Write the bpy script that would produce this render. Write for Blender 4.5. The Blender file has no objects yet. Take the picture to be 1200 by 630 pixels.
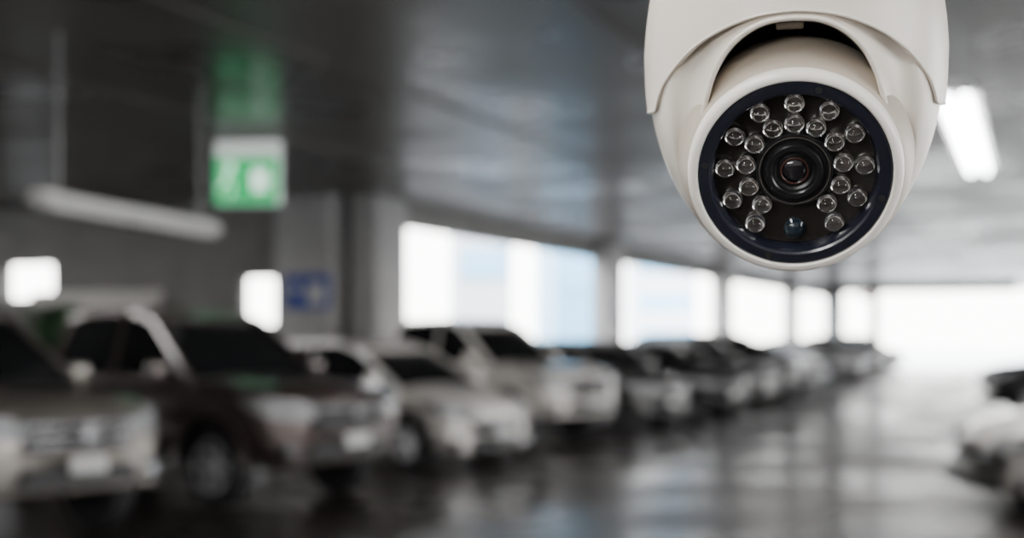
import bpy, bmesh, math, random
from mathutils import Vector, Matrix, Euler
random.seed(3)
scene = bpy.context.scene
coll = scene.collection

# ------------------------------------------------------------------ materials
def mat(name, col, rough=0.5, metal=0.0, var=0.06, nscale=6.0, bump=0.0, bscale=20.0,
        emis=None, estr=0.0, coat=0.0, trans=0.0, ior=1.45, stretch=None, spec=None, rvar=0.0):
    m = bpy.data.materials.new(name); m.use_nodes = True
    nt = m.node_tree; N = nt.nodes; Lk = nt.links
    b = N["Principled BSDF"]
    tc = N.new("ShaderNodeTexCoord")
    mp = N.new("ShaderNodeMapping"); Lk.new(tc.outputs["Object"], mp.inputs["Vector"])
    if stretch: mp.inputs["Scale"].default_value = stretch
    nz = N.new("ShaderNodeTexNoise"); nz.inputs["Scale"].default_value = nscale
    nz.inputs["Detail"].default_value = 4
    Lk.new(mp.outputs[0], nz.inputs["Vector"])
    cr = N.new("ShaderNodeValToRGB")
    cr.color_ramp.elements[0].position = 0.3; cr.color_ramp.elements[1].position = 0.7
    cr.color_ramp.elements[0].color = tuple(max(0, c*(1-var)) for c in col)+(1,)
    cr.color_ramp.elements[1].color = tuple(min(1, c*(1+var)) for c in col)+(1,)
    Lk.new(nz.outputs["Fac"], cr.inputs[0]); Lk.new(cr.outputs[0], b.inputs["Base Color"])
    b.inputs["Roughness"].default_value = rough
    b.inputs["Metallic"].default_value = metal
    b.inputs["Coat Weight"].default_value = coat
    b.inputs["Coat Roughness"].default_value = 0.05
    b.inputs["Transmission Weight"].default_value = trans
    b.inputs["IOR"].default_value = ior
    if spec is not None: b.inputs["Specular IOR Level"].default_value = spec
    if rvar:
        mr = N.new("ShaderNodeMapRange")
        mr.inputs["From Min"].default_value = 0.3; mr.inputs["From Max"].default_value = 0.7
        mr.inputs["To Min"].default_value = max(0.02, rough-rvar); mr.inputs["To Max"].default_value = rough+rvar
        Lk.new(nz.outputs["Fac"], mr.inputs["Value"]); Lk.new(mr.outputs[0], b.inputs["Roughness"])
    if emis:
        b.inputs["Emission Color"].default_value = tuple(emis)+(1,)
        b.inputs["Emission Strength"].default_value = estr
    if bump:
        n2 = N.new("ShaderNodeTexNoise"); n2.inputs["Scale"].default_value = bscale
        Lk.new(mp.outputs[0], n2.inputs["Vector"])
        bp = N.new("ShaderNodeBump"); bp.inputs["Strength"].default_value = bump
        bp.inputs["Distance"].default_value = 0.02
        Lk.new(n2.outputs["Fac"], bp.inputs["Height"]); Lk.new(bp.outputs[0], b.inputs["Normal"])
    return m

M = {}
M['ceil'] = mat('ceiling_paint', (0.105,0.094,0.087), 0.32, var=0.55, nscale=0.55, rvar=0.10, bump=0.45, bscale=0.9, spec=0.16)
M['floor'] = mat('polished_concrete_floor', (0.026,0.020,0.018), 0.30, var=0.4, nscale=0.55, rvar=0.12, bump=0.15, bscale=1.3, spec=0.42)
M['wall'] = mat('concrete_wall', (0.20,0.19,0.182), 0.7, var=0.15, nscale=1.5, bump=0.2)
M['column'] = mat('column_paint', (0.34,0.33,0.325), 0.45, var=0.10, nscale=2)
M['trim'] = mat('trim_paint', (0.55,0.53,0.50), 0.5)
M['darkbeam'] = mat('beam_paint', (0.05,0.047,0.045), 0.6)
M['ground'] = mat('outside_ground', (0.75,0.74,0.71), 0.8, nscale=0.2)
M['dark_ground'] = mat('added_ground_dark', (0.07,0.068,0.066), 0.9, nscale=0.5)  # dark tone chosen to weaken the bounce onto the ceiling
M['bblue'] = mat('facade_blue', (0.25,0.52,0.76), 0.5, nscale=0.3)
M['bpale'] = mat('facade_pale', (0.60,0.63,0.66), 0.7, nscale=0.3)
M['tyre'] = mat('tyre_rubber', (0.015,0.015,0.016), 0.8)
M['rim'] = mat('alloy_rim', (0.30,0.30,0.31), 0.35, 1.0)
M['glass'] = mat('car_glass', (0.010,0.011,0.012), 0.08, spec=0.5)
M['black'] = mat('black_plastic', (0.010,0.010,0.011), 0.5)
M['chrome'] = mat('chrome', (0.6,0.6,0.62), 0.15, 1.0)
M['lamp'] = mat('headlamp_lens', (0.45,0.455,0.47), 0.12, 0.5, coat=1)
M['red'] = mat('tail_lamp', (0.4,0.01,0.01), 0.2, coat=1)
M['plate'] = mat('license_plate', (0.5,0.5,0.49), 0.4)
M['under'] = mat('underbody', (0.01,0.01,0.01), 0.9)
def paint(name, col, metal=0.0, rough=0.3, coat=0.7):
    return mat(name, col, rough, metal, var=0.03, coat=coat)
P_silver = paint('paint_silver_beige', (0.20,0.18,0.16), 0.5)
P_brown = paint('paint_bronze_grey', (0.075,0.055,0.050), 0.4, coat=0.6)
P_white = paint('paint_white', (0.66,0.63,0.59))
P_black = paint('paint_black', (0.006,0.006,0.007), rough=0.4, coat=0.3)
P_grey = paint('paint_grey', (0.10,0.097,0.094), 0.5)
P_navy = paint('paint_dark_blue', (0.014,0.015,0.022), coat=0.3)

# ------------------------------------------------------------------ helpers
def finish(o, parent):
    coll.objects.link(o)
    if parent is not None: o.parent = parent
    return o
def smooth(me, ang=35):
    bm = bmesh.new(); bm.from_mesh(me)
    bmesh.ops.recalc_face_normals(bm, faces=bm.faces)
    for f in bm.faces: f.smooth = True
    for e in bm.edges:
        if len(e.link_faces) == 2 and e.calc_face_angle(0) > math.radians(ang): e.smooth = False
    bm.to_mesh(me); bm.free()
def mesh(name, verts, faces, mats, parent=None, ang=35, midx=None):
    me = bpy.data.meshes.new(name)
    me.from_pydata([tuple(v) for v in verts], [], faces)
    if not isinstance(mats, (list,tuple)): mats = [mats]
    for m in mats: me.materials.append(m)
    if midx:
        for p, i in zip(me.polygons, midx): p.material_index = i
    smooth(me, ang)
    return finish(bpy.data.objects.new(name, me), parent)
def from_bm(name, bm, mats, parent=None, ang=35):
    me = bpy.data.meshes.new(name); bm.to_mesh(me); bm.free()
    if not isinstance(mats, (list,tuple)): mats = [mats]
    for m in mats: me.materials.append(m)
    smooth(me, ang)
    return finish(bpy.data.objects.new(name, me), parent)
def bm_box(bm, c, s, rot=None, bevel=0, mi=0):
    mt = Matrix.Translation(Vector(c))
    if rot is not None: mt = mt @ Euler(rot).to_matrix().to_4x4()
    mt = mt @ Matrix.Diagonal((s[0], s[1], s[2], 1))
    r = bmesh.ops.create_cube(bm, size=1, matrix=mt)
    vs = r['verts']
    fs = set(f for v in vs for f in v.link_faces)
    for f in fs: f.material_index = mi
    if bevel:
        es = list(set(e for v in vs for e in v.link_edges))
        bmesh.ops.bevel(bm, geom=es, offset=bevel, segments=3, affect='EDGES', profile=0.5)
def box(name, c, s, m, parent=None, rot=None, bevel=0):
    bm = bmesh.new(); bm_box(bm, c, s, rot, bevel)
    return from_bm(name, bm, m, parent)
def boxes(name, lst, m, parent=None, bevel=0):
    bm = bmesh.new()
    for it in lst:
        bm_box(bm, it[0], it[1], it[2] if len(it) > 2 else None, bevel)
    return from_bm(name, bm, m, parent)
def bm_cyl(bm, p, q, r, r2=None, seg=20, mi=0):
    p = Vector(p); q = Vector(q); d = q-p
    mt = Matrix.Translation((p+q)/2) @ d.to_track_quat('Z','Y').to_matrix().to_4x4()
    res = bmesh.ops.create_cone(bm, cap_ends=True, segments=seg, radius1=r, radius2=r if r2 is None else r2, depth=d.length, matrix=mt)
    for v in res['verts']:
        for f in v.link_faces: f.material_index = mi
def bm_beam(bm, p, q, w, h, mi=0):
    p = Vector(p); q = Vector(q); d = q-p
    mt = Matrix.Translation((p+q)/2) @ d.to_track_quat('X','Z').to_matrix().to_4x4() @ Matrix.Diagonal((d.length, w, h, 1))
    r = bmesh.ops.create_cube(bm, size=1, matrix=mt)
    for v in r['verts']:
        for f in v.link_faces: f.material_index = mi
def lathe_data(prof, seg=48):
    V=[]; F=[]
    idx=[]
    for r,h in prof:
        if r < 1e-6:
            idx.append([len(V)]); V.append(Vector((0,0,h)))
        else:
            idx.append(list(range(len(V), len(V)+seg)))
            for k in range(seg):
                a = 2*math.pi*k/seg; V.append(Vector((r*math.cos(a), r*math.sin(a), h)))
    for a,b in zip(idx[:-1], idx[1:]):
        for k in range(seg):
            k2=(k+1)%seg
            if len(a)==1 and len(b)==1: continue
            if len(a)==1: F.append((a[0], b[k], b[k2]))
            elif len(b)==1: F.append((a[k], a[k2], b[0]))
            else: F.append((a[k], a[k2], b[k2], b[k]))
    return V,F
def lathe(name, prof, m, parent=None, mtx=None, seg=48, ang=35):
    V,F = lathe_data(prof, seg)
    if mtx is not None: V=[mtx@v for v in V]
    return mesh(name, V, F, m, parent, ang)
def tube(name, pts, r, m, parent=None, closed=False, seg=10):
    n=len(pts); V=[]; F=[]
    pts=[Vector(p) for p in pts]
    up=Vector((0,1,0))
    for i,p in enumerate(pts):
        if closed: t=(pts[(i+1)%n]-pts[(i-1)%n])
        else: t=(pts[min(i+1,n-1)]-pts[max(i-1,0)])
        t.normalize()
        a=t.cross(up); 
        if a.length<1e-3: a=t.cross(Vector((1,0,0)))
        a.normalize(); b=t.cross(a)
        for k in range(seg):
            an=2*math.pi*k/seg; V.append(p+r*(math.cos(an)*a+math.sin(an)*b))
    for i in range(n if closed else n-1):
        j=(i+1)%n
        for k in range(seg):
            k2=(k+1)%seg; F.append((i*seg+k,i*seg+k2,j*seg+k2,j*seg+k))
    return mesh(name,V,F,m,parent,60)
def empty(name, loc=(0,0,0), rot=(0,0,0), scale=1):
    e = bpy.data.objects.new(name, None); coll.objects.link(e)
    e.location=loc; e.rotation_euler=rot; e.scale=(scale,)*3; e.empty_display_size=0.2
    return e
def catmull(pts, n=8):
    out=[]; P=[Vector(p) for p in pts]
    for i in range(len(P)-1):
        p0=P[max(i-1,0)];p1=P[i];p2=P[i+1];p3=P[min(i+2,len(P)-1)]
        for k in range(n):
            t=k/n
            out.append(0.5*((2*p1)+(-p0+p2)*t+(2*p0-5*p1+4*p2-p3)*t*t+(-p0+3*p1-3*p2+p3)*t**3))
    out.append(P[-1]); return out

# ------------------------------------------------------------------ camera
FPX = 1667.0
EYE = 1.55
cd = bpy.data.cameras.new('camera'); cam = bpy.data.objects.new('camera', cd); coll.objects.link(cam)
cam.location=(0,0,EYE); cam.rotation_euler=(math.radians(90),0,0)
cd.sensor_width=36; cd.lens=50; cd.shift_y=80/1200
cd.clip_start=0.05; cd.clip_end=500
cd.dof.use_dof=True; cd.dof.focus_distance=0.545; cd.dof.aperture_fstop=6.7
scene.camera=cam

# ------------------------------------------------------------------ room (aisle frame)
PHI = math.atan2(0.932,0.363)
FR = Matrix.Translation((-2.4,26.6,0)) @ Matrix.Rotation(PHI,4,'Z')
def place(o):
    o.matrix_world = FR
    return o
H=4.1; S0=-28.0; S1=54.0; WR=-17.5; SR=-1.0; WL=16.0
def span(s0,s1,y0,y1,z0,z1): return (((s0+s1)/2,(y0+y1)/2,(z0+z1)/2),(s1-s0,y1-y0,z1-z0))
place(boxes('floor', [span(S0-.5,S1+.5,WR-.5,0.3,-.2,0), span(S0-.5,SR+.3,0.3,WL+.3,-.2,0)], M['floor']))
place(boxes('ceiling', [span(S0-.5,S1+.5,WR-.5,0.3,H,H+.3), span(S0-.5,SR+.3,0.3,WL+.3,H,H+.3)], M['ceil']))
place(boxes('ceiling_ribs', [span(S0+.2,S1-.2,-2.6-2.9*k-.04,-2.6-2.9*k+.04,H-.02,H) for k in range(5)], M['ceil']))
LB=13.94
CO=-0.6
pieces=[span(SR,S1,0,0.3,0,1.2), span(SR,S1,0,0.3,3.7,H), span(SR,CO,0,0.3,1.2,3.7)]
place(boxes('wall_left', pieces, M['wall']))
def tpx(px):
    u=(px-600)/FPX; x0,y0=-2.4+0.363*SR,26.6+0.932*SR
    return (x0-u*y0)/(.932+.363*u)
a0,a1=tpx(62),tpx(3); b0,b1=tpx(323),tpx(281)
def rw(t0,t1,z0,z1): return span(SR,SR+.3,t0,t1,z0,z1)
place(boxes('wall_back_left',[rw(0.3,b0,0,H),rw(b0,b1,0,1.79),rw(b0,b1,2.66,H),rw(b1,a0,0,H),rw(a0,a1,0,2.33),rw(a0,a1,3.0,H),rw(a1,WL,0,H)],M['wall']))
place(boxes('wall_outer_left',[span(S0,SR,WL,WL+.3,0,1.0),span(S0,SR,WL,WL+.3,3.6,H)]+[span(S0+6.5*k,S0+6.5*k+2.4,WL,WL+.3,1.0,3.6) for k in range(5)],M['wall']))
pr=[span(S0,S1,WR-0.3,WR,0,1.0), span(S0,S1,WR-0.3,WR,3.6,H)]
s=S0
while s<S1:
    pr.append(span(s,min(s+2.6,S1),WR-0.3,WR,1.0,3.6)); s+=7
place(boxes('wall_right', pr, M['wall']))
def ep(t0,t1,z0,z1): return span(S1,S1+.3,-t1,-t0,z0,z1)
place(boxes('wall_end',[ep(-0.3,0.7,0,H),ep(0.7,2.1,0,1.0),ep(2.1,2.6,0,H),ep(2.6,17.0,4.0,H),ep(0.7,2.1,4.0,H),ep(17.0,17.8,0,H),ep(11.6,12.0,0,4.0)],M['wall']))
place(boxes('wall_near',[span(S0-.3,S0,WR,WL,0,H)],M['trim']))
for i in range(0,4):
    s=i*LB+CO
    place(box('column',(s,-0.2,H/2),(1.25,0.55,H),M['column'],bevel=0.02))
tc_=tpx(372)
place(box('column',(SR-.28,tc_,H/2),(0.55,1.15,H),M['column'],bevel=0.02))
place(box('ceiling_beam',(46.0,-5.0,3.88),(0.5,9.5,0.42),M['darkbeam']))
place(box('trim_1',(SR-.05,(tpx(190)+tpx(40))/2,2.28),(0.1,tpx(40)-tpx(190),0.34),M['trim']))
place(box('trim_2',(SR-.03,(1.7+WL)/2,0.6),(0.06,WL-1.7,1.2),M['darkbeam']))

# outside
box('outside_ground',(20,60,-0.5),(400,400,0.2),M['ground'])
place(box('added_dark_ground',((SR+S1+20)/2,19,-0.36),(S1+20-SR,36,0.08),M['dark_ground']))  # unseen dark strip added to dim the window reflection in the ceiling
place(box('added_dark_ground',((S0+SR)/2,WL+13,-0.36),(SR-S0,24,0.08),M['dark_ground']))  # same added strip, beyond the outer left wall
def building(x,y,w,d,h,m,rz=0):
    e=empty('office_building',(x,y,-0.3),(0,0,rz))
    box('facade',(0,0,h/2),(w,d,h),m,e)
    L=[]
    for k in range(int(h/3)):
        L.append(((0,-d/2-0.05,1.8+3*k),(w*0.92,0.1,1.2)))
    boxes('window_bands',L,M['bblue'],e)
building(3.4,75,3.4,8,18,M['bblue'],0.1)
building(-1.4,60,2.2,6,12,M['bpale'],0.1)
building(13.0,125,5,10,12,M['bpale'],0.0)

# ------------------------------------------------------------------ signs & fixtures
M['green']=mat('exit_green',(0.0,0.30,0.09),0.4,emis=(0.0,0.55,0.16),estr=0.9)
M['signwhite']=mat('sign_white_lit',(0.8,0.85,0.8),0.4,emis=(0.75,1.0,0.85),estr=1.5)
M['housing']=mat('sign_housing',(0.75,0.76,0.75),0.4,emis=(0.9,1,0.94),estr=0.5)
M['tube']=mat('fluorescent_tube',(1,1,1),0.4,emis=(0.95,0.98,1.0),estr=30)
M['blue']=mat('sign_blue',(0.010,0.04,0.28),0.5)
M['steel']=mat('galvanised_steel',(0.35,0.35,0.35),0.45,0.5)
M['refl']=mat('white_enamel',(0.8,0.79,0.77),0.4)

ex=empty('exit_sign',(-3.35,18.0,3.63),(0,0,math.radians(-6)))
box('housing',(0,0.03,0.0),(0.84,0.10,0.80),M['housing'],ex,bevel=0.01)
box('green_panel',(0,-0.03,-0.10),(0.80,0.02,0.58),M['green'],ex)
bm=bmesh.new()
Y0=-0.055
bm_cyl(bm,(-0.20,Y0,0.09),(-0.20,Y0+0.012,0.09),0.045)
for p,q,w in [((-0.21,0.05),(-0.26,-0.1),0.08),((-0.26,-0.1),(-0.16,-0.18),0.05),((-0.16,-0.18),(-0.20,-0.30),0.05),
              ((-0.26,-0.1),(-0.34,-0.2),0.05),((-0.34,-0.2),(-0.40,-0.19),0.04),((-0.21,0.03),(-0.11,-0.04),0.035),((-0.22,0.02),(-0.33,-0.01),0.035)]:
    a=Vector((p[0],Y0,p[1])); b=Vector((q[0],Y0,q[1]))
    bm_beam(bm,a,b,w,0.012)
bm_box(bm,(0.17,Y0,-0.10),(0.19,0.012,0.28))
bm_beam(bm,(0.27,Y0,-0.10),(0.35,Y0,-0.10),0.05,0.012)
from_bm('running_man_pictogram',bm,M['signwhite'],ex)
bm=bmesh.new()
for x in (-0.3,0.3): bm_cyl(bm,(x,0.03,0.39),(x,0.03,0.465),0.012)
from_bm('hanger_rods',bm,M['steel'],ex)

def fixture(name,p,q,lit,width=0.3,power=0):
    p=Vector(p); q=Vector(q); d=q-p; L=d.length
    e=empty(name,(p+q)/2,(0,0,math.atan2(d.y,d.x)))
    w=width/2
    V=[(-L/2,-w,0),(-L/2,w,0),(-L/2,w*0.45,0.10),(-L/2,-w*0.45,0.10)]
    V+= [(L/2,y,z) for (_,y,z) in V]
    mesh('reflector',V,[(0,1,2,3),(4,7,6,5),(0,4,5,1),(1,5,6,2),(2,6,7,3),(3,7,4,0)],M['refl'],e)
    n=max(1,round(L/1.5)); seg=L/n
    bm=bmesh.new()
    for i in range(n):
        for y in (-w*0.45,w*0.45):
            x0=-L/2+seg*i+0.06
            bm_cyl(bm,(x0,y,-0.035),(x0+seg-0.12,y,-0.035),0.02 if not lit else 0.036,seg=14)
    from_bm('tubes',bm,M['tube'] if lit else M['refl'],e)
    bm=bmesh.new()
    for x in (-L*0.4,L*0.4):
        bm_cyl(bm,(x,0,0.10),(x,0,H-e.location.z-0.01),0.012)
    from_bm('suspension_rods',bm,M['steel'],e)
    if power:
        ld=bpy.data.lights.new('fixture_light','AREA'); ld.shape='RECTANGLE'; ld.size=L*0.95; ld.size_y=width*0.8
        ld.energy=power; ld.color=(1.0,0.98,0.95)
        lo=bpy.data.objects.new('fixture_light',ld); coll.objects.link(lo); lo.parent=e; lo.location=(0,0,-0.08)
    return e
fixture('added_fluorescent_light',(3.45,11.1,3.45),(5.25,16.0,3.45),True,0.36,100)
fixture('added_fluorescent_light',(-2.2,-2.6,3.45),(-0.3,1.4,3.45),True,0.42,110)  # unseen fixture behind the viewpoint, added to light the security camera
fixture('added_fluorescent_light',(-3.85,11.5,2.65),(-3.12,14.9,2.65),False,0.20)
wl=empty('added_wall_light'); wl.matrix_world=FR@Matrix.Translation((S0+0.02,-10.6,1.9))  # unseen wall lamp, added as frontal fill under the dome's hood
box('back_box',(0.04,0,0),(0.08,2.6,0.30),M['refl'],wl,bevel=0.01)
bm=bmesh.new()
for z in(-.07,.07): bm_cyl(bm,(0.11,-1.25,z),(0.11,1.25,z),0.028,seg=14)
from_bm('tubes',bm,M['tube'],wl)
ld=bpy.data.lights.new('wall_fill_light','AREA'); ld.shape='RECTANGLE'; ld.size=0.3; ld.size_y=2.5; ld.energy=48; ld.color=(1,0.965,0.92)
lo=bpy.data.objects.new('wall_fill_light',ld); coll.objects.link(lo); lo.parent=wl; lo.location=(0.15,0,0); lo.rotation_euler=(0,-math.pi/2,0)
cd_e=empty('ceiling_conduit')
for k,(p,q) in enumerate([((4.2,10,3.9),(22,55,3.9)),((4.6,10,3.9),(22.4,55,3.9))]):
    tube('pipe_%d'%(k+1),[p,q],0.05,M['steel'],cd_e)

def wall_sign(mt,w,h):
    e=empty('blue_wall_sign'); e.matrix_world=FR@mt
    box('panel',(0,0,0),(w,0.03,h),M['blue'],e)
    bm=bmesh.new()
    bm_box(bm,(w*0.20,-0.022,-h*.05),(w*0.36,0.01,h*0.6))
    bm_box(bm,(-w*0.25,-0.022,h*0.08),(w*0.14,0.01,h*0.3))
    from_bm('lettering',bm,M['plate'],e)
wall_sign(Matrix.Translation((SR-.58,tc_-.12,2.36))@Matrix.Rotation(-math.pi/2,4,'Z'),0.92,0.62)
wall_sign(Matrix.Translation((LB+CO,-0.50,2.25)),0.65,0.55)
e=empty('fire_sign'); e.matrix_world=FR@Matrix.Translation((45.6,-3.0,3.5))
box('panel',(0,0,0),(0.04,0.7,0.25),mat('sign_red',(0.4,0.02,0.02),0.4),e)

# ------------------------------------------------------------------ cars
def car(kind,front,heading,pt,bright=False):
    e=empty(kind,(front[0],front[1],0),(0,0,heading))
    if kind=='pickup_truck':
        st=[(0,.72,.50,.88),(-.04,.80,.42,.98),(-.15,.87,.40,1.05),(-.45,.905,.40,1.11),(-1.35,.92,.42,1.17),(-3.32,.92,.42,1.18),(-3.42,.92,.45,1.23),(-5.1,.92,.5,1.23),(-5.2,.88,.55,1.18)]
        gh=[(-1.22,1.13),(-1.95,1.71),(-2.3,1.80),(-3.0,1.79),(-3.22,1.72),(-3.36,1.15)]
        wx=(-.93,-4.05); R=.385; hz=.90; gz=.84; gh_h=.26; hh=.19
    elif kind=='hatchback_car':
        st=[(0,.62,.32,.62),(-.05,.74,.22,.70),(-.22,.80,.2,.79),(-.6,.84,.2,.88),(-1.1,.86,.2,.97),(-3.5,.86,.22,1.02),(-3.98,.82,.25,1.0),(-4.1,.74,.35,.9)]
        gh=[(-.92,.92),(-1.72,1.38),(-2.1,1.48),(-3.0,1.47),(-3.5,1.38),(-3.95,.99)]
        wx=(-.80,-3.35); R=.31; hz=.68; gz=.5; gh_h=.16; hh=.15
    elif kind=='suv':
        st=[(0,.70,.42,.80),(-.05,.80,.34,.90),(-.2,.87,.32,.98),(-.6,.90,.32,1.04),(-1.2,.92,.32,1.10),(-4.2,.92,.34,1.12),(-4.52,.88,.36,1.1),(-4.6,.82,.42,1.0)]
        gh=[(-1.05,1.06),(-1.75,1.55),(-2.1,1.64),(-3.8,1.62),(-4.2,1.53),(-4.5,1.1)]
        wx=(-.90,-3.70); R=.36; hz=.83; gz=.72; gh_h=.22; hh=.17
    else:
        st=[(0,.64,.30,.60),(-.05,.76,.22,.68),(-.22,.83,.2,.76),(-.7,.87,.2,.86),(-1.3,.89,.2,.95),(-3.9,.89,.22,1.0),(-4.5,.84,.26,.98),(-4.62,.76,.36,.88)]
        gh=[(-1.15,.92),(-1.95,1.35),(-2.3,1.44),(-3.0,1.43),(-3.4,1.35),(-4.05,.99)]
        wx=(-.88,-3.65); R=.32; hz=.65; gz=.5; gh_h=.16; hh=.13
    V=[];F=[]
    def half(w,zb,zt):
        h=zt-zb
        return [(0,zb),(w-.14,zb),(w-.03,zb+.14*h),(w,zb+.40*h),(w-.005,zb+.62*h),(w-.035,zt-.16*h),(w-.09,zt-.05*h),(w-.18,zt),(w*.4,zt+.025),(0,zt+.03)]
    n=None
    ss=[]
    for a,b in zip(st[:-1],st[1:]):
        k=max(1,int(abs(b[0]-a[0])/0.4))
        for i in range(k):
            t=i/k; ss.append(tuple(a[j]+(b[j]-a[j])*t for j in range(4)))
    ss.append(st[-1])
    for x,w,zb,zt in ss:
        hp=half(w,zb,zt)
        ring=[(y,z) for y,z in hp]+[(-y,z) for y,z in hp[-2:0:-1]]
        n=len(ring)
        for y,z in ring:
            dx=-0.16*(y/w)**2*max(0,1-abs(x)/0.7) if x>-.7 else 0
            V.append((x+dx,y,z))
    for i in range(len(ss)-1):
        for k in range(n):
            k2=(k+1)%n; F.append((i*n+k,i*n+k2,(i+1)*n+k2,(i+1)*n+k))
    F.append(tuple(range(n))); F.append(tuple(reversed(range((len(ss)-1)*n,len(ss)*n))))
    body=mesh('body',V,F,[pt,M['under']],e,40)
    W=max(s_[1] for s_ in st)
    bm=bmesh.new()
    for x in wx:
        for sy in (1,-1):
            bm_cyl(bm,(x,sy*(W-.27),R),(x,sy*(W+.2),R),R+.075,seg=32)
    cut=from_bm('cutter',bm,M['under'],None); cut.matrix_world=e.matrix_basis.copy()
    body.matrix_parent_inverse=Matrix()
    md=body.modifiers.new('b','BOOLEAN'); md.operation='DIFFERENCE'; md.object=cut; md.solver='EXACT'
    bpy.context.view_layer.update()
    me=bpy.data.meshes.new_from_object(body.evaluated_get(bpy.context.evaluated_depsgraph_get()))
    body.modifiers.clear(); body.data=me; bpy.data.objects.remove(cut)
    zb0=gh[0][1]; zr=max(p[1] for p in gh)
    def wid(z): return (W-.07)-(z-zb0)/(zr-zb0)*.20
    V=[];F=[];mi=[]
    g=gh
    for x,z in g: V+= [(x,wid(z),z),(x,-wid(z),z)]
    k=len(g)
    for i in range(k-1):
        F.append((2*i,2*i+1,2*i+3,2*i+2)); mi.append(1 if 1<=i<=k-3 else 0)
    F.append(tuple(2*i for i in range(k))); mi.append(0)
    F.append(tuple(2*i+1 for i in reversed(range(k)))); mi.append(0)
    F.append((0,1,2*k-1,2*k-2)); mi.append(0)
    mesh('cabin_glass',V,F,[M['glass'],pt],e,30,mi)
    bm=bmesh.new()
    for sy in (1,-1):
        pts=[Vector((x,sy*(wid(z)+.004),z+.004)) for x,z in g]
        for a,b in zip(pts[:-1],pts[1:]): 
            d=(b-a).normalized()*.015; bm_beam(bm,a-d,b+d,.055,.055)
        xm=(g[0][0]+g[-1][0])/2-.05
        bm_beam(bm,(xm,sy*(W-.068),zb0-.02),(xm-.02,sy*(wid(zr)+.003),zr-.02),.03,.10)
        bm_beam(bm,(g[0][0],sy*(W-.065),zb0+.02),(g[-1][0],sy*(W-.065),zb0+.03),.05,.05)
    for i in range(1,k-2):
        (x0,z0),(x1,z1)=g[i],g[i+1]
        bm_beam(bm,(x0,0,z0+.012),(x1,0,z1+.012),2*wid(max(z0,z1)),.03)
    from_bm('pillars_and_roof',bm,pt,e)
    w0=st[2][1]
    big=kind in('pickup_truck','suv')
    def nose(y,o=0): return o-0.16*(y/st[0][1])**2
    def cpanel(name,zc,h,wt,wb_,o,m,dep=.08):
        V=[];F=[];K=12
        for i in range(K+1):
            t=i/K*2-1
            for (z,w_) in((zc-h/2,wb_/2),(zc+h/2,wt/2)):
                y=t*w_
                V+= [(nose(y,o),y,z),(nose(y,o)-dep,y,z)]
        for i in range(K):
            a=4*i;b=a+4
            F+=[(a,b,b+2,a+2),(a+1,a+3,b+3,b+1),(a+2,b+2,b+3,a+3),(a,a+1,b+1,b)]
        F+=[(0,2,3,1),(4*K,4*K+1,4*K+3,4*K+2)]
        return mesh(name,V,F,m,e,40)
    cpanel('grille',gz,gh_h,1.02 if big else .84,.84 if big else .70,.018,M['black'])
    cpanel('lower_intake',gz-(.30 if big else .20),.14 if big else .12,.92 if big else .8,1.05 if big else .95,.016,M['black'])
    for j in range(3 if bright else 1):
        cpanel('grille_bar',gz+gh_h*(.30-.28*j),.016,.96 if big else .78,.96 if big else .78,.032,M['chrome'],.02)
    bm=bmesh.new(); bm_cyl(bm,(0.0,0,gz+.02),(.045,0,gz+.02),.055)
    from_bm('badge',bm,M['chrome'],e)
    for sy in (1,-1):
        path=[(-.05,w0-.42),(-.10,w0-.27),(-.165,w0-.13),(-.25,w0-.02),(-.40,w0+.03),(-.54,w0+.045)]
        hs=[.55,.95,1,.95,.7,.25]; zo=[-.02,0,.01,.03,.06,.09]
        V=[];F=[]
        for (x,y),h_,z_ in zip(path,hs,zo):
            for dx,dy in((0.015,0),(-.10,-.08)):
                for sg in(-1,1):
                    V.append((x+dx,sy*(y+dy),hz+z_+sg*hh*h_/2))
        for i in range(5):
            a=4*i;b=a+4
            F+=[(a,b,b+1,a+1),(a+2,a+3,b+3,b+2),(a+1,b+1,b+3,a+3),(a,a+2,b+2,b)]
        F+=[(0,1,3,2),(20,22,23,21)]
        mesh('headlamp',V,F,M['lamp'],e,40)
        zf=gz-.30 if big else gz-.2
        bm=bmesh.new()
        bm_box(bm,(-.155,sy*(w0-.16),zf),(.07,.20,.13),rot=(0,0,-sy*.5),bevel=.02)
        from_bm('fog_lamp_bezel',bm,M['black'],e)
        bm=bmesh.new(); bm_cyl(bm,(-.15,sy*(w0-.16),zf),(-.105,sy*(w0-.175),zf),.04)
        from_bm('fog_lamp',bm,M['lamp'],e)
        bm=bmesh.new()
        bm_box(bm,(g[0][0]-.28,sy*(W+.10),zb0+.12),(.11,.20,.15),bevel=.035)
        bm_beam(bm,(g[0][0]-.28,sy*(W-.08),zb0+.04),(g[0][0]-.28,sy*(W+.08),zb0+.08),.05,.04)
        from_bm('mirror',bm,pt,e)
        bm=bmesh.new()
        xm=(g[0][0]+g[-1][0])/2
        for xx in (xm+.12,xm-.8):
            bm_box(bm,(xx,sy*(W-.012),zb0-.14),(.18,.03,.03),bevel=.008)
        from_bm('door_handles',bm,M['chrome'],e)
        bm=bmesh.new()
        for xx in (g[0][0]-.05,xm-.03,g[-1][0]+.25):
            bm_box(bm,(xx,sy*(W-.004),(zb0+st[3][2])/2+.02),(.012,.012,(zb0-st[3][2])*.62))
        bm_box(bm,((wx[0]+wx[1])/2,sy*(W-.03),st[3][2]+.04),(abs(wx[1]-wx[0])-2*R-.25,.06,.09),bevel=.015)
        from_bm('door_seams_and_sill',bm,M['black'],e)
        box('tail_lamp',(st[-1][0]+.04,sy*(W-.14),hz+.12),(.10,.16,.28),M['red'],e,bevel=.02)
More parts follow.
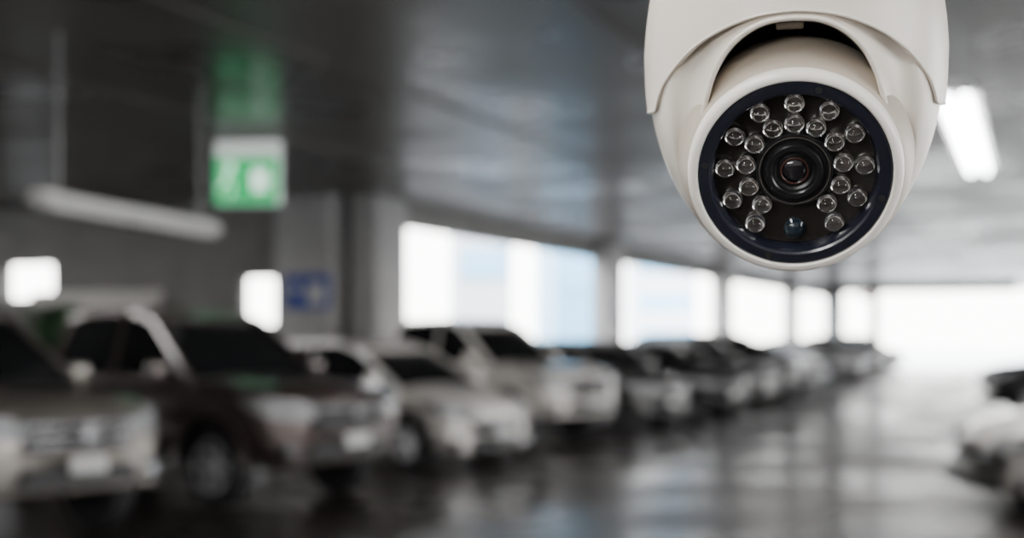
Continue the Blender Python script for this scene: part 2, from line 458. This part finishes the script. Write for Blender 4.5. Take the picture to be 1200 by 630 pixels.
    if big:
        bm=bmesh.new()
        for sy in(1,-1):
            for x in wx:
                for q in range(10):
                    a0_=math.pi*q/10; a1_=math.pi*(q+1)/10; rr=R+.09
                    bm_beam(bm,(x+rr*math.cos(a0_),sy*(W-.01),R+rr*math.sin(a0_)),(x+rr*math.cos(a1_),sy*(W-.01),R+rr*math.sin(a1_)),.06,.05)
        from_bm('fender_flares',bm,pt,e)
    zpl=gz-.22 if big else gz-.08
    box('license_plate',(.045,0,zpl),(.015,.32,.12),M['plate'],e,bevel=.004)
    box('rear_plate',(st[-1][0]-.01,0,hz),(.02,.36,.13),M['plate'],e)
    if kind=='pickup_truck':
        box('bed_cover',((-3.5+st[-1][0])/2+.02,0,1.262),(abs(st[-1][0]+3.55)-.1,1.5,.02),M['black'],e)
    for x in wx:
        for sy in (1,-1):
            mt=Matrix.Translation((x,sy*(W-.13),R))@Matrix.Rotation(-sy*math.pi/2,4,'X')
            t=.11
            lathe('tyre',[(R*.64,-t),(R*.9,-t*1.02),(R*.98,-t*.8),(R,-t*.4),(R,t*.4),(R*.98,t*.8),(R*.9,t*1.02),(R*.64,t),(R*.62,t*.5),(R*.62,-t*.5),(R*.64,-t)],M['tyre'],e,mt,32,50)
            lathe('rim',[(0,-.06),(R*.62,-.06),(R*.64,t*.9),(R*.60,t*.92),(R*.57,t*.5),(R*.56,0),(0,0)],M['under'],e,mt,32)
            bm=bmesh.new()
            for q in range(6):
                a=q*math.pi/3
                bm_beam(bm,(0,0,t*.55),(R*.58*math.cos(a),R*.58*math.sin(a),t*.7),.055,.03)
            bm_cyl(bm,(0,0,t*.3),(0,0,t*.75),.07)
            for q in range(24):
                a=q*math.pi/12;a2=(q+1)*math.pi/12
                bm_beam(bm,(R*.6*math.cos(a),R*.6*math.sin(a),t*.8),(R*.6*math.cos(a2),R*.6*math.sin(a2),t*.8),.03,.03)
            bmesh.ops.transform(bm,matrix=mt,verts=bm.verts)
            from_bm('alloy_spokes',bm,M['rim'],e)
    return e
def rad(a): return a*math.pi/180
car('pickup_truck',(-3.12,10.4),rad(-37),P_silver,True)
car('pickup_truck',(-1.44,13.0),rad(-36),P_brown)
car('hatchback_car',(-.12,16.9),rad(-38),P_white)
car('pickup_truck',(1.2,20.6),rad(-38),P_white)
def row(Y,dx=0): return (-1.55+.366*(Y-12)+dx,Y)
car('hatchback_car',row(24.6,-.3),rad(-42),P_grey)
car('sedan_car',row(28.2),rad(-42),P_black)
car('sedan_car',row(31.8),rad(-42),P_grey)
car('suv',row(35.0),rad(-42),P_black)
car('sedan_car',row(38.5),rad(-42),P_black)
car('hatchback_car',row(49),rad(-45),P_grey)
car('sedan_car',row(56),rad(-45),P_navy)
car('suv',row(63),rad(-45),P_grey)
HR=math.pi-.25
car('suv',(8.85,26.9),HR,P_black)
car('sedan_car',(4.02,12.5),HR+.35,P_white)

# shrub by the wall behind the first truck
M['leaf']=mat('leaf_green',(0.03,0.09,0.03),0.6,var=0.4)
M['pot']=mat('pot_clay',(0.25,0.12,0.07),0.7)
e=empty('potted_shrub',((68-600)/FPX*20.5,20.5,0))
lathe('pot',[(0,0),(.2,0),(.26,.4),(.29,.4),(.29,.45),(.24,.45),(.22,.38),(0,.38)],M['pot'],e,None,24)
bm=bmesh.new()
for i in range(7):
    bm_cyl(bm,(0,0,.38),(random.uniform(-.2,.2),random.uniform(-.2,.2),random.uniform(1.2,1.8)),.015,.005,8)
from_bm('stems',bm,M['pot'],e)
V=[];F=[]
for i in range(1100):
    c=Vector((random.gauss(0,.2),random.gauss(0,.15),random.uniform(.7,2.0)))
    a=Vector((random.uniform(-1,1),random.uniform(-1,1),random.uniform(-1,1))).normalized()
    b=a.orthogonal().normalized(); l=.08
    k=len(V); V+=[c-a*l,c+b*l*.4,c+a*l,c-b*l*.4]; F.append((k,k+1,k+2,k+3))
mesh('leaves',V,F,M['leaf'],e)

# ------------------------------------------------------------------ security camera (modelled in 0.36 mm units)
SC=0.6/FPX
dirv=Vector((330/FPX,1,(395-75)/FPX))
pos=Vector((0,0,EYE))+dirv*0.6
D=dirv.length*FPX
yaw=-math.atan2(dirv.x,dirv.y); pitch=math.atan2(dirv.z,math.hypot(dirv.x,dirv.y))
sec=bpy.data.objects.new('security_camera',None); coll.objects.link(sec)
sec.matrix_world=Matrix.Translation(pos)@Matrix.Rotation(yaw,4,'Z')@Matrix.Rotation(pitch,4,'X')@Matrix.Diagonal((SC,SC,SC,1))
M['shell']=mat('camera_shell_white',(0.76,0.70,0.62),0.36,var=0.01,spec=0.45)
M['ball']=mat('camera_ball_greige',(0.44,0.385,0.315),0.42,var=0.01,spec=0.35)
M['lip']=mat('camera_ball_lip',(0.80,0.76,0.70),0.35,var=0.01,spec=0.4)
M['navy']=mat('bezel_navy',(0.0095,0.0110,0.019),0.26,var=0.03,coat=0.3)
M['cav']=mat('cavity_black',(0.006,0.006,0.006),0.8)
M['plateb']=mat('led_board_black',(0.016,0.014,0.012),0.18)
M['ledcup']=mat('led_reflector',(0.68,0.66,0.63),0.22,1.0)
M['leddome']=mat('led_epoxy',(0.97,0.97,0.97),0.02,trans=1.0,var=0.0)
M['leddie']=mat('led_die',(0.06,0.045,0.04),0.4)
M['lensblk']=mat('lens_barrel',(0.008,0.008,0.009),0.3)
M['lensglass']=mat('lens_glass',(0.008,0.007,0.010),0.03,coat=1)
M['iris']=mat('lens_iris',(0.10,0.035,0.025),0.3)
M['sensor']=mat('light_sensor_blue',(0.010,0.018,0.026),0.08,coat=0.6)
A,B,C=171.,172.,240.
def loc2(px,py): return ((px-930)/1.02,(75-py)/1.015)
def hit_ell(sx,sz):
    a=(sx/A)**2+(D/B)**2+(sz/C)**2; b=-2*D*D/B**2; c=D*D/B**2-1
    disc=b*b-4*a*c
    if disc<0: return None
    t=(-b-math.sqrt(disc))/(2*a); return Vector((sx*t,-D+D*t,sz*t))
half_open=[(930,21),(900,24),(873,36),(850,57),(835,84),(826,114),(818,147),(811,180),(811,215),(822,245),(848,270),(885,287),(930,293)]
L2=catmull([(p[0],p[1],0) for p in half_open],6)
openp=[(p.x,p.y) for p in L2]+[(1860-p.x,p.y) for p in reversed(L2[1:-1])]
O3=[hit_ell(*loc2(x,y)) for x,y in openp]
n=len(O3)
V=[];F=[]
NR=16
for i,o in enumerate(O3):
    ang=math.atan2((o.z+20)/C,o.x/A)
    for r in range(NR+1):
        t=r/NR
        x=o.x+(A*math.cos(ang)-o.x)*t; z=o.z+(C*math.sin(ang)-o.z)*t
        q=1-(x/A)**2-(z/C)**2
        y=-B*math.sqrt(max(q,0))
        wgt=max(0,min(1,(-y)/90))
        y+= 16*math.sin(math.pi*min(1,t*1.9))*wgt
        V.append((x,y,z))
    for r in range(1,7):
        ps=r/6*math.pi/2
        V.append((A*math.cos(ang)*math.cos(ps),B*math.sin(ps),C*math.sin(ang)*math.cos(ps)))
m=NR+1+6
for i in range(n):
    j=(i+1)%n
    for r in range(m-1): F.append((i*m+r,j*m+r,j*m+r+1,i*m+r+1))
mesh('hood_shell',V,F,M['shell'],sec,60)
tube('hood_lip',O3,3.0,M['shell'],sec,True)
V=[];F=[]
cc=Vector((0,0,-60))
rings=[(1.0,0),(0.985,14),(0.975,34)]
for i,o in enumerate(O3):
    for s_,dy in rings: V.append((o.x*s_,o.y+dy,cc.z+(o.z-cc.z)*s_))
for i in range(n):
    j=(i+1)%n
    for r in range(2): F.append((i*3+r,j*3+r,j*3+r+1,i*3+r+1))
mesh('hood_inner_edge',V,F,M['shell'],sec,60)
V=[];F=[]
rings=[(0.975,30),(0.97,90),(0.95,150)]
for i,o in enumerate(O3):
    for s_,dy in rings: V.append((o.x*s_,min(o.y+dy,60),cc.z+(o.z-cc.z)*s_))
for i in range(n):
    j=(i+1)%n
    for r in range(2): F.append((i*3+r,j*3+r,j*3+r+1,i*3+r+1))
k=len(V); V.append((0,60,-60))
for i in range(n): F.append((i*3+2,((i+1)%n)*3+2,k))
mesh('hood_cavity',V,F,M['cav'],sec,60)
boxes('pivot_tab',[((-4,-100,42),(30,40,8))],M['ball'],sec,bevel=2)
half_seam=[(930,13),(895,16),(860,25),(825,42),(797,65),(777,90),(767,110),(762,126)]
S2=catmull([(p[0],p[1],0) for p in half_seam],8)
arc=[]
for p in S2:
    sx,sz=loc2(p.x,p.y); R_=173.
    a=sx*sx+D*D; b=-2*D*D; c=D*D-R_*R_
    disc=b*b-4*a*c
    t=(-b-math.sqrt(max(disc,0)))/(2*a)
    X=sx*t;Yy=-D+D*t
    arc.append((abs(math.atan2(X,-Yy)),sz*t))
arc.sort()
def zlow(al):
    al=abs(al)
    if al>=arc[-1][0]: return arc[-1][1]-8*(min(1,(al-arc[-1][0])/1.0))
    for (a0_,z0),(a1_,z1) in zip(arc[:-1],arc[1:]):
        if a0_<=al<=a1_: return z0+(z1-z0)*(al-a0_)/max(1e-6,a1_-a0_)
    return arc[0][1]
RB=[(-70,170.5),(-50,172.5),(-25,174.5),(15,175),(45,172.5),(75,168),(95,163.5),(115,157),(124,152)]
def rb(z):
    if z<=RB[0][0]: return RB[0][1]
    for (z0,r0),(z1,r1) in zip(RB[:-1],RB[1:]):
        if z0<=z<=z1: return r0+(r1-r0)*(z-z0)/(z1-z0)
    return RB[-1][1]
V=[];F=[];NA=160;NZ=16
edge=[]
for i in range(NA):
    al=-math.pi+2*math.pi*i/NA
    zl=zlow(al)
    r0=rb(zl)-1.0
    sn,cs=math.sin(al),math.cos(al)
    V.append(((r0-8)*sn,-(r0-8)*cs,zl+1.5))
    edge.append(Vector(((r0-.8)*sn,-(r0-.8)*cs,zl+.5)))
    for r in range(NZ+1):
        z=zl+(124-zl)*r/NZ; rr=rb(z)-1.0
        V.append((rr*sn,-rr*cs,z))
m=NZ+2
for i in range(NA):
    j=(i+1)%NA
    for r in range(m-1): F.append((i*m+r,j*m+r,j*m+r+1,i*m+r+1))
mesh('base_cup',V,F,M['shell'],sec,60)
tube('base_cup_edge',edge,1.8,M['shell'],sec,True,8)
lathe('mounting_flange',[(0,120),(150,120),(152,124),(172,128),(175,132),(175,146),(170,150),(0,150)],M['shell'],sec,None,96)
pole_top=(H-0.005-pos.z)/SC
Rinv=(Matrix.Rotation(yaw,4,'Z')@Matrix.Rotation(pitch,4,'X')).inverted()
up=(Rinv@Vector((0,0,1)))
bm=bmesh.new()
b0_=Vector((0,0,150))
bm_cyl(bm,b0_-Vector((0,0,2)),b0_+Vector((0,0,40)),60,38,32)
st_=b0_+Vector((0,0,34))
tot=pole_top-(st_.dot(up))
bm_cyl(bm,st_,st_+up*(tot),34,34,32)
bm_cyl(bm,st_+up*(tot-30),st_+up*tot,150,150,48)
from_bm('pendant_mount',bm,M['shell'],sec)

# eyeball
bc=Vector((1,-70,-100)); RBALL=132.
tilt=math.radians(15)
ax=Vector((0,-math.cos(tilt),-math.sin(tilt)))
xa=Vector((1,0,0)); ya=ax.cross(xa).normalized()
if ya.z<0: xa=-xa; ya=ax.cross(xa).normalized()
EM=Matrix.Translation(bc)@Matrix((( xa.x,ya.x,ax.x,0),(xa.y,ya.y,ax.y,0),(xa.z,ya.z,ax.z,0),(0,0,0,1)))
prof=[]
a=-math.pi/2
while a<math.asin(60/RBALL):
    prof.append((RBALL*math.cos(a),RBALL*math.sin(a))); a+=math.pi/60
prof[0]=(0,-RBALL)
prof+=[(116.5,61.5),(115.6,62.5)]
lathe('eyeball_housing',prof,M['ball'],sec,EM,128,25)
lathe('eyeball_front_lip',[(114.5,61),(116.8,62.2),(116.4,67),(115,71),(112.5,74.5),(109.5,76),(106.5,76),(104.8,74.5),(104.5,66)],M['lip'],sec,EM,128,40)
lathe('bezel_ring',[(104.6,60),(104.4,72.5),(102.8,74.8),(93,74.8),(90.5,73.5),(89,70),(87,54)],M['navy'],sec,EM,128,25)
lathe('led_board',[(88,50),(84,49),(0,49)],M['plateb'],sec,EM,96)
bm=bmesh.new()
for a in (75,172,-17,-107):
    ca,sa=math.cos(math.radians(a)),math.sin(math.radians(a))
    p=EM@Vector((97.5*ca,97.5*sa,73)); q=EM@Vector((97.5*ca,97.5*sa,75.3))
    bm_cyl(bm,p,q,4.0,seg=20)
from_bm('bezel_screw_holes',bm,M['cav'],sec)
def add_lathe(bm,prof,mt,seg,mi):
    Vv,Ff=lathe_data(prof,seg)
    vs=[bm.verts.new(mt@v) for v in Vv]
    for f in Ff:
        try:
            ff=bm.faces.new([vs[i] for i in f]); ff.material_index=mi
        except ValueError: pass
bm=bmesh.new()
spots=[(75.5,x) for x in (0,29,58,87,116,145,-29,-58,-87,-116,-145)]+[(53,x) for x in (0,26,54,82,110,138,-26,-54,-82,-110,-138)]
for r,a in spots:
    ar=math.radians(90-a)
    mt=EM@Matrix.Translation((r*math.cos(ar),r*math.sin(ar),49))
    add_lathe(bm,[(0,1.0),(4.0,1.3),(8.8,7),(10.8,8),(11.6,6.5),(11.6,0)],mt,24,0)
    add_lathe(bm,[(3.0,1.2),(3.0,4.0),(0,4.0)],mt,8,2)
    d=[(9.8,7.6),(9.8,10.5)]
    for k in range(0,9):
        t=k/8*math.pi/2; d.append((9.4*math.cos(t) if k<8 else 0,11+9.2*math.sin(t)))
    add_lathe(bm,[(0,5.5),(7.0,7.0)]+d,mt,24,1)
from_bm('infrared_leds',bm,[M['ledcup'],M['leddome'],M['leddie']],sec,40)
SM=EM@Matrix.Translation((0,-70,49))
lathe('light_sensor',[(12,0),(12,5),(10,7),(8,9),(4,10.5),(0,11)],M['sensor'],sec,SM,32)
LM=EM@Matrix.Translation((0,1,0))
lathe('lens_barrel',[(42,48),(42,60),(40.5,62.5),(36,62.5),(34.5,60),(32,60),(31,66),(29.5,68),(25,68),(23.5,66.5),(22,62),(19,60.5),(17,62),(15.5,62),(14,59)],M['lensblk'],sec,LM,96,20)
lathe('lens_ring_trim',[(38.6,62.4),(38.6,63.1),(37.6,63.1),(37.6,62.4)],M['ledcup'],sec,LM,96,20)
lathe('front_element',[(14.5,59),(12,61.2),(8,62.9),(4,63.7),(0,64)],M['lensglass'],sec,LM,48,60)
lathe('iris',[(15.2,62.3),(14.4,62.9),(13.8,62.3)],M['iris'],sec,LM,48,60)

# ------------------------------------------------------------------ world
w=bpy.data.worlds.new('world'); scene.world=w; w.use_nodes=True
nt=w.node_tree; bg=nt.nodes['Background']
tc=nt.nodes.new('ShaderNodeTexCoord'); sx_=nt.nodes.new('ShaderNodeSeparateXYZ')
cr=nt.nodes.new('ShaderNodeValToRGB')
cr.color_ramp.elements[0].color=(1,0.975,0.94,1); cr.color_ramp.elements[0].position=0.0
cr.color_ramp.elements[1].color=(0.86,0.92,1,1); cr.color_ramp.elements[1].position=0.6
nt.links.new(tc.outputs['Generated'],sx_.inputs[0]); nt.links.new(sx_.outputs['Z'],cr.inputs[0]); nt.links.new(cr.outputs[0],bg.inputs['Color'])
bg.inputs['Strength'].default_value=14.0
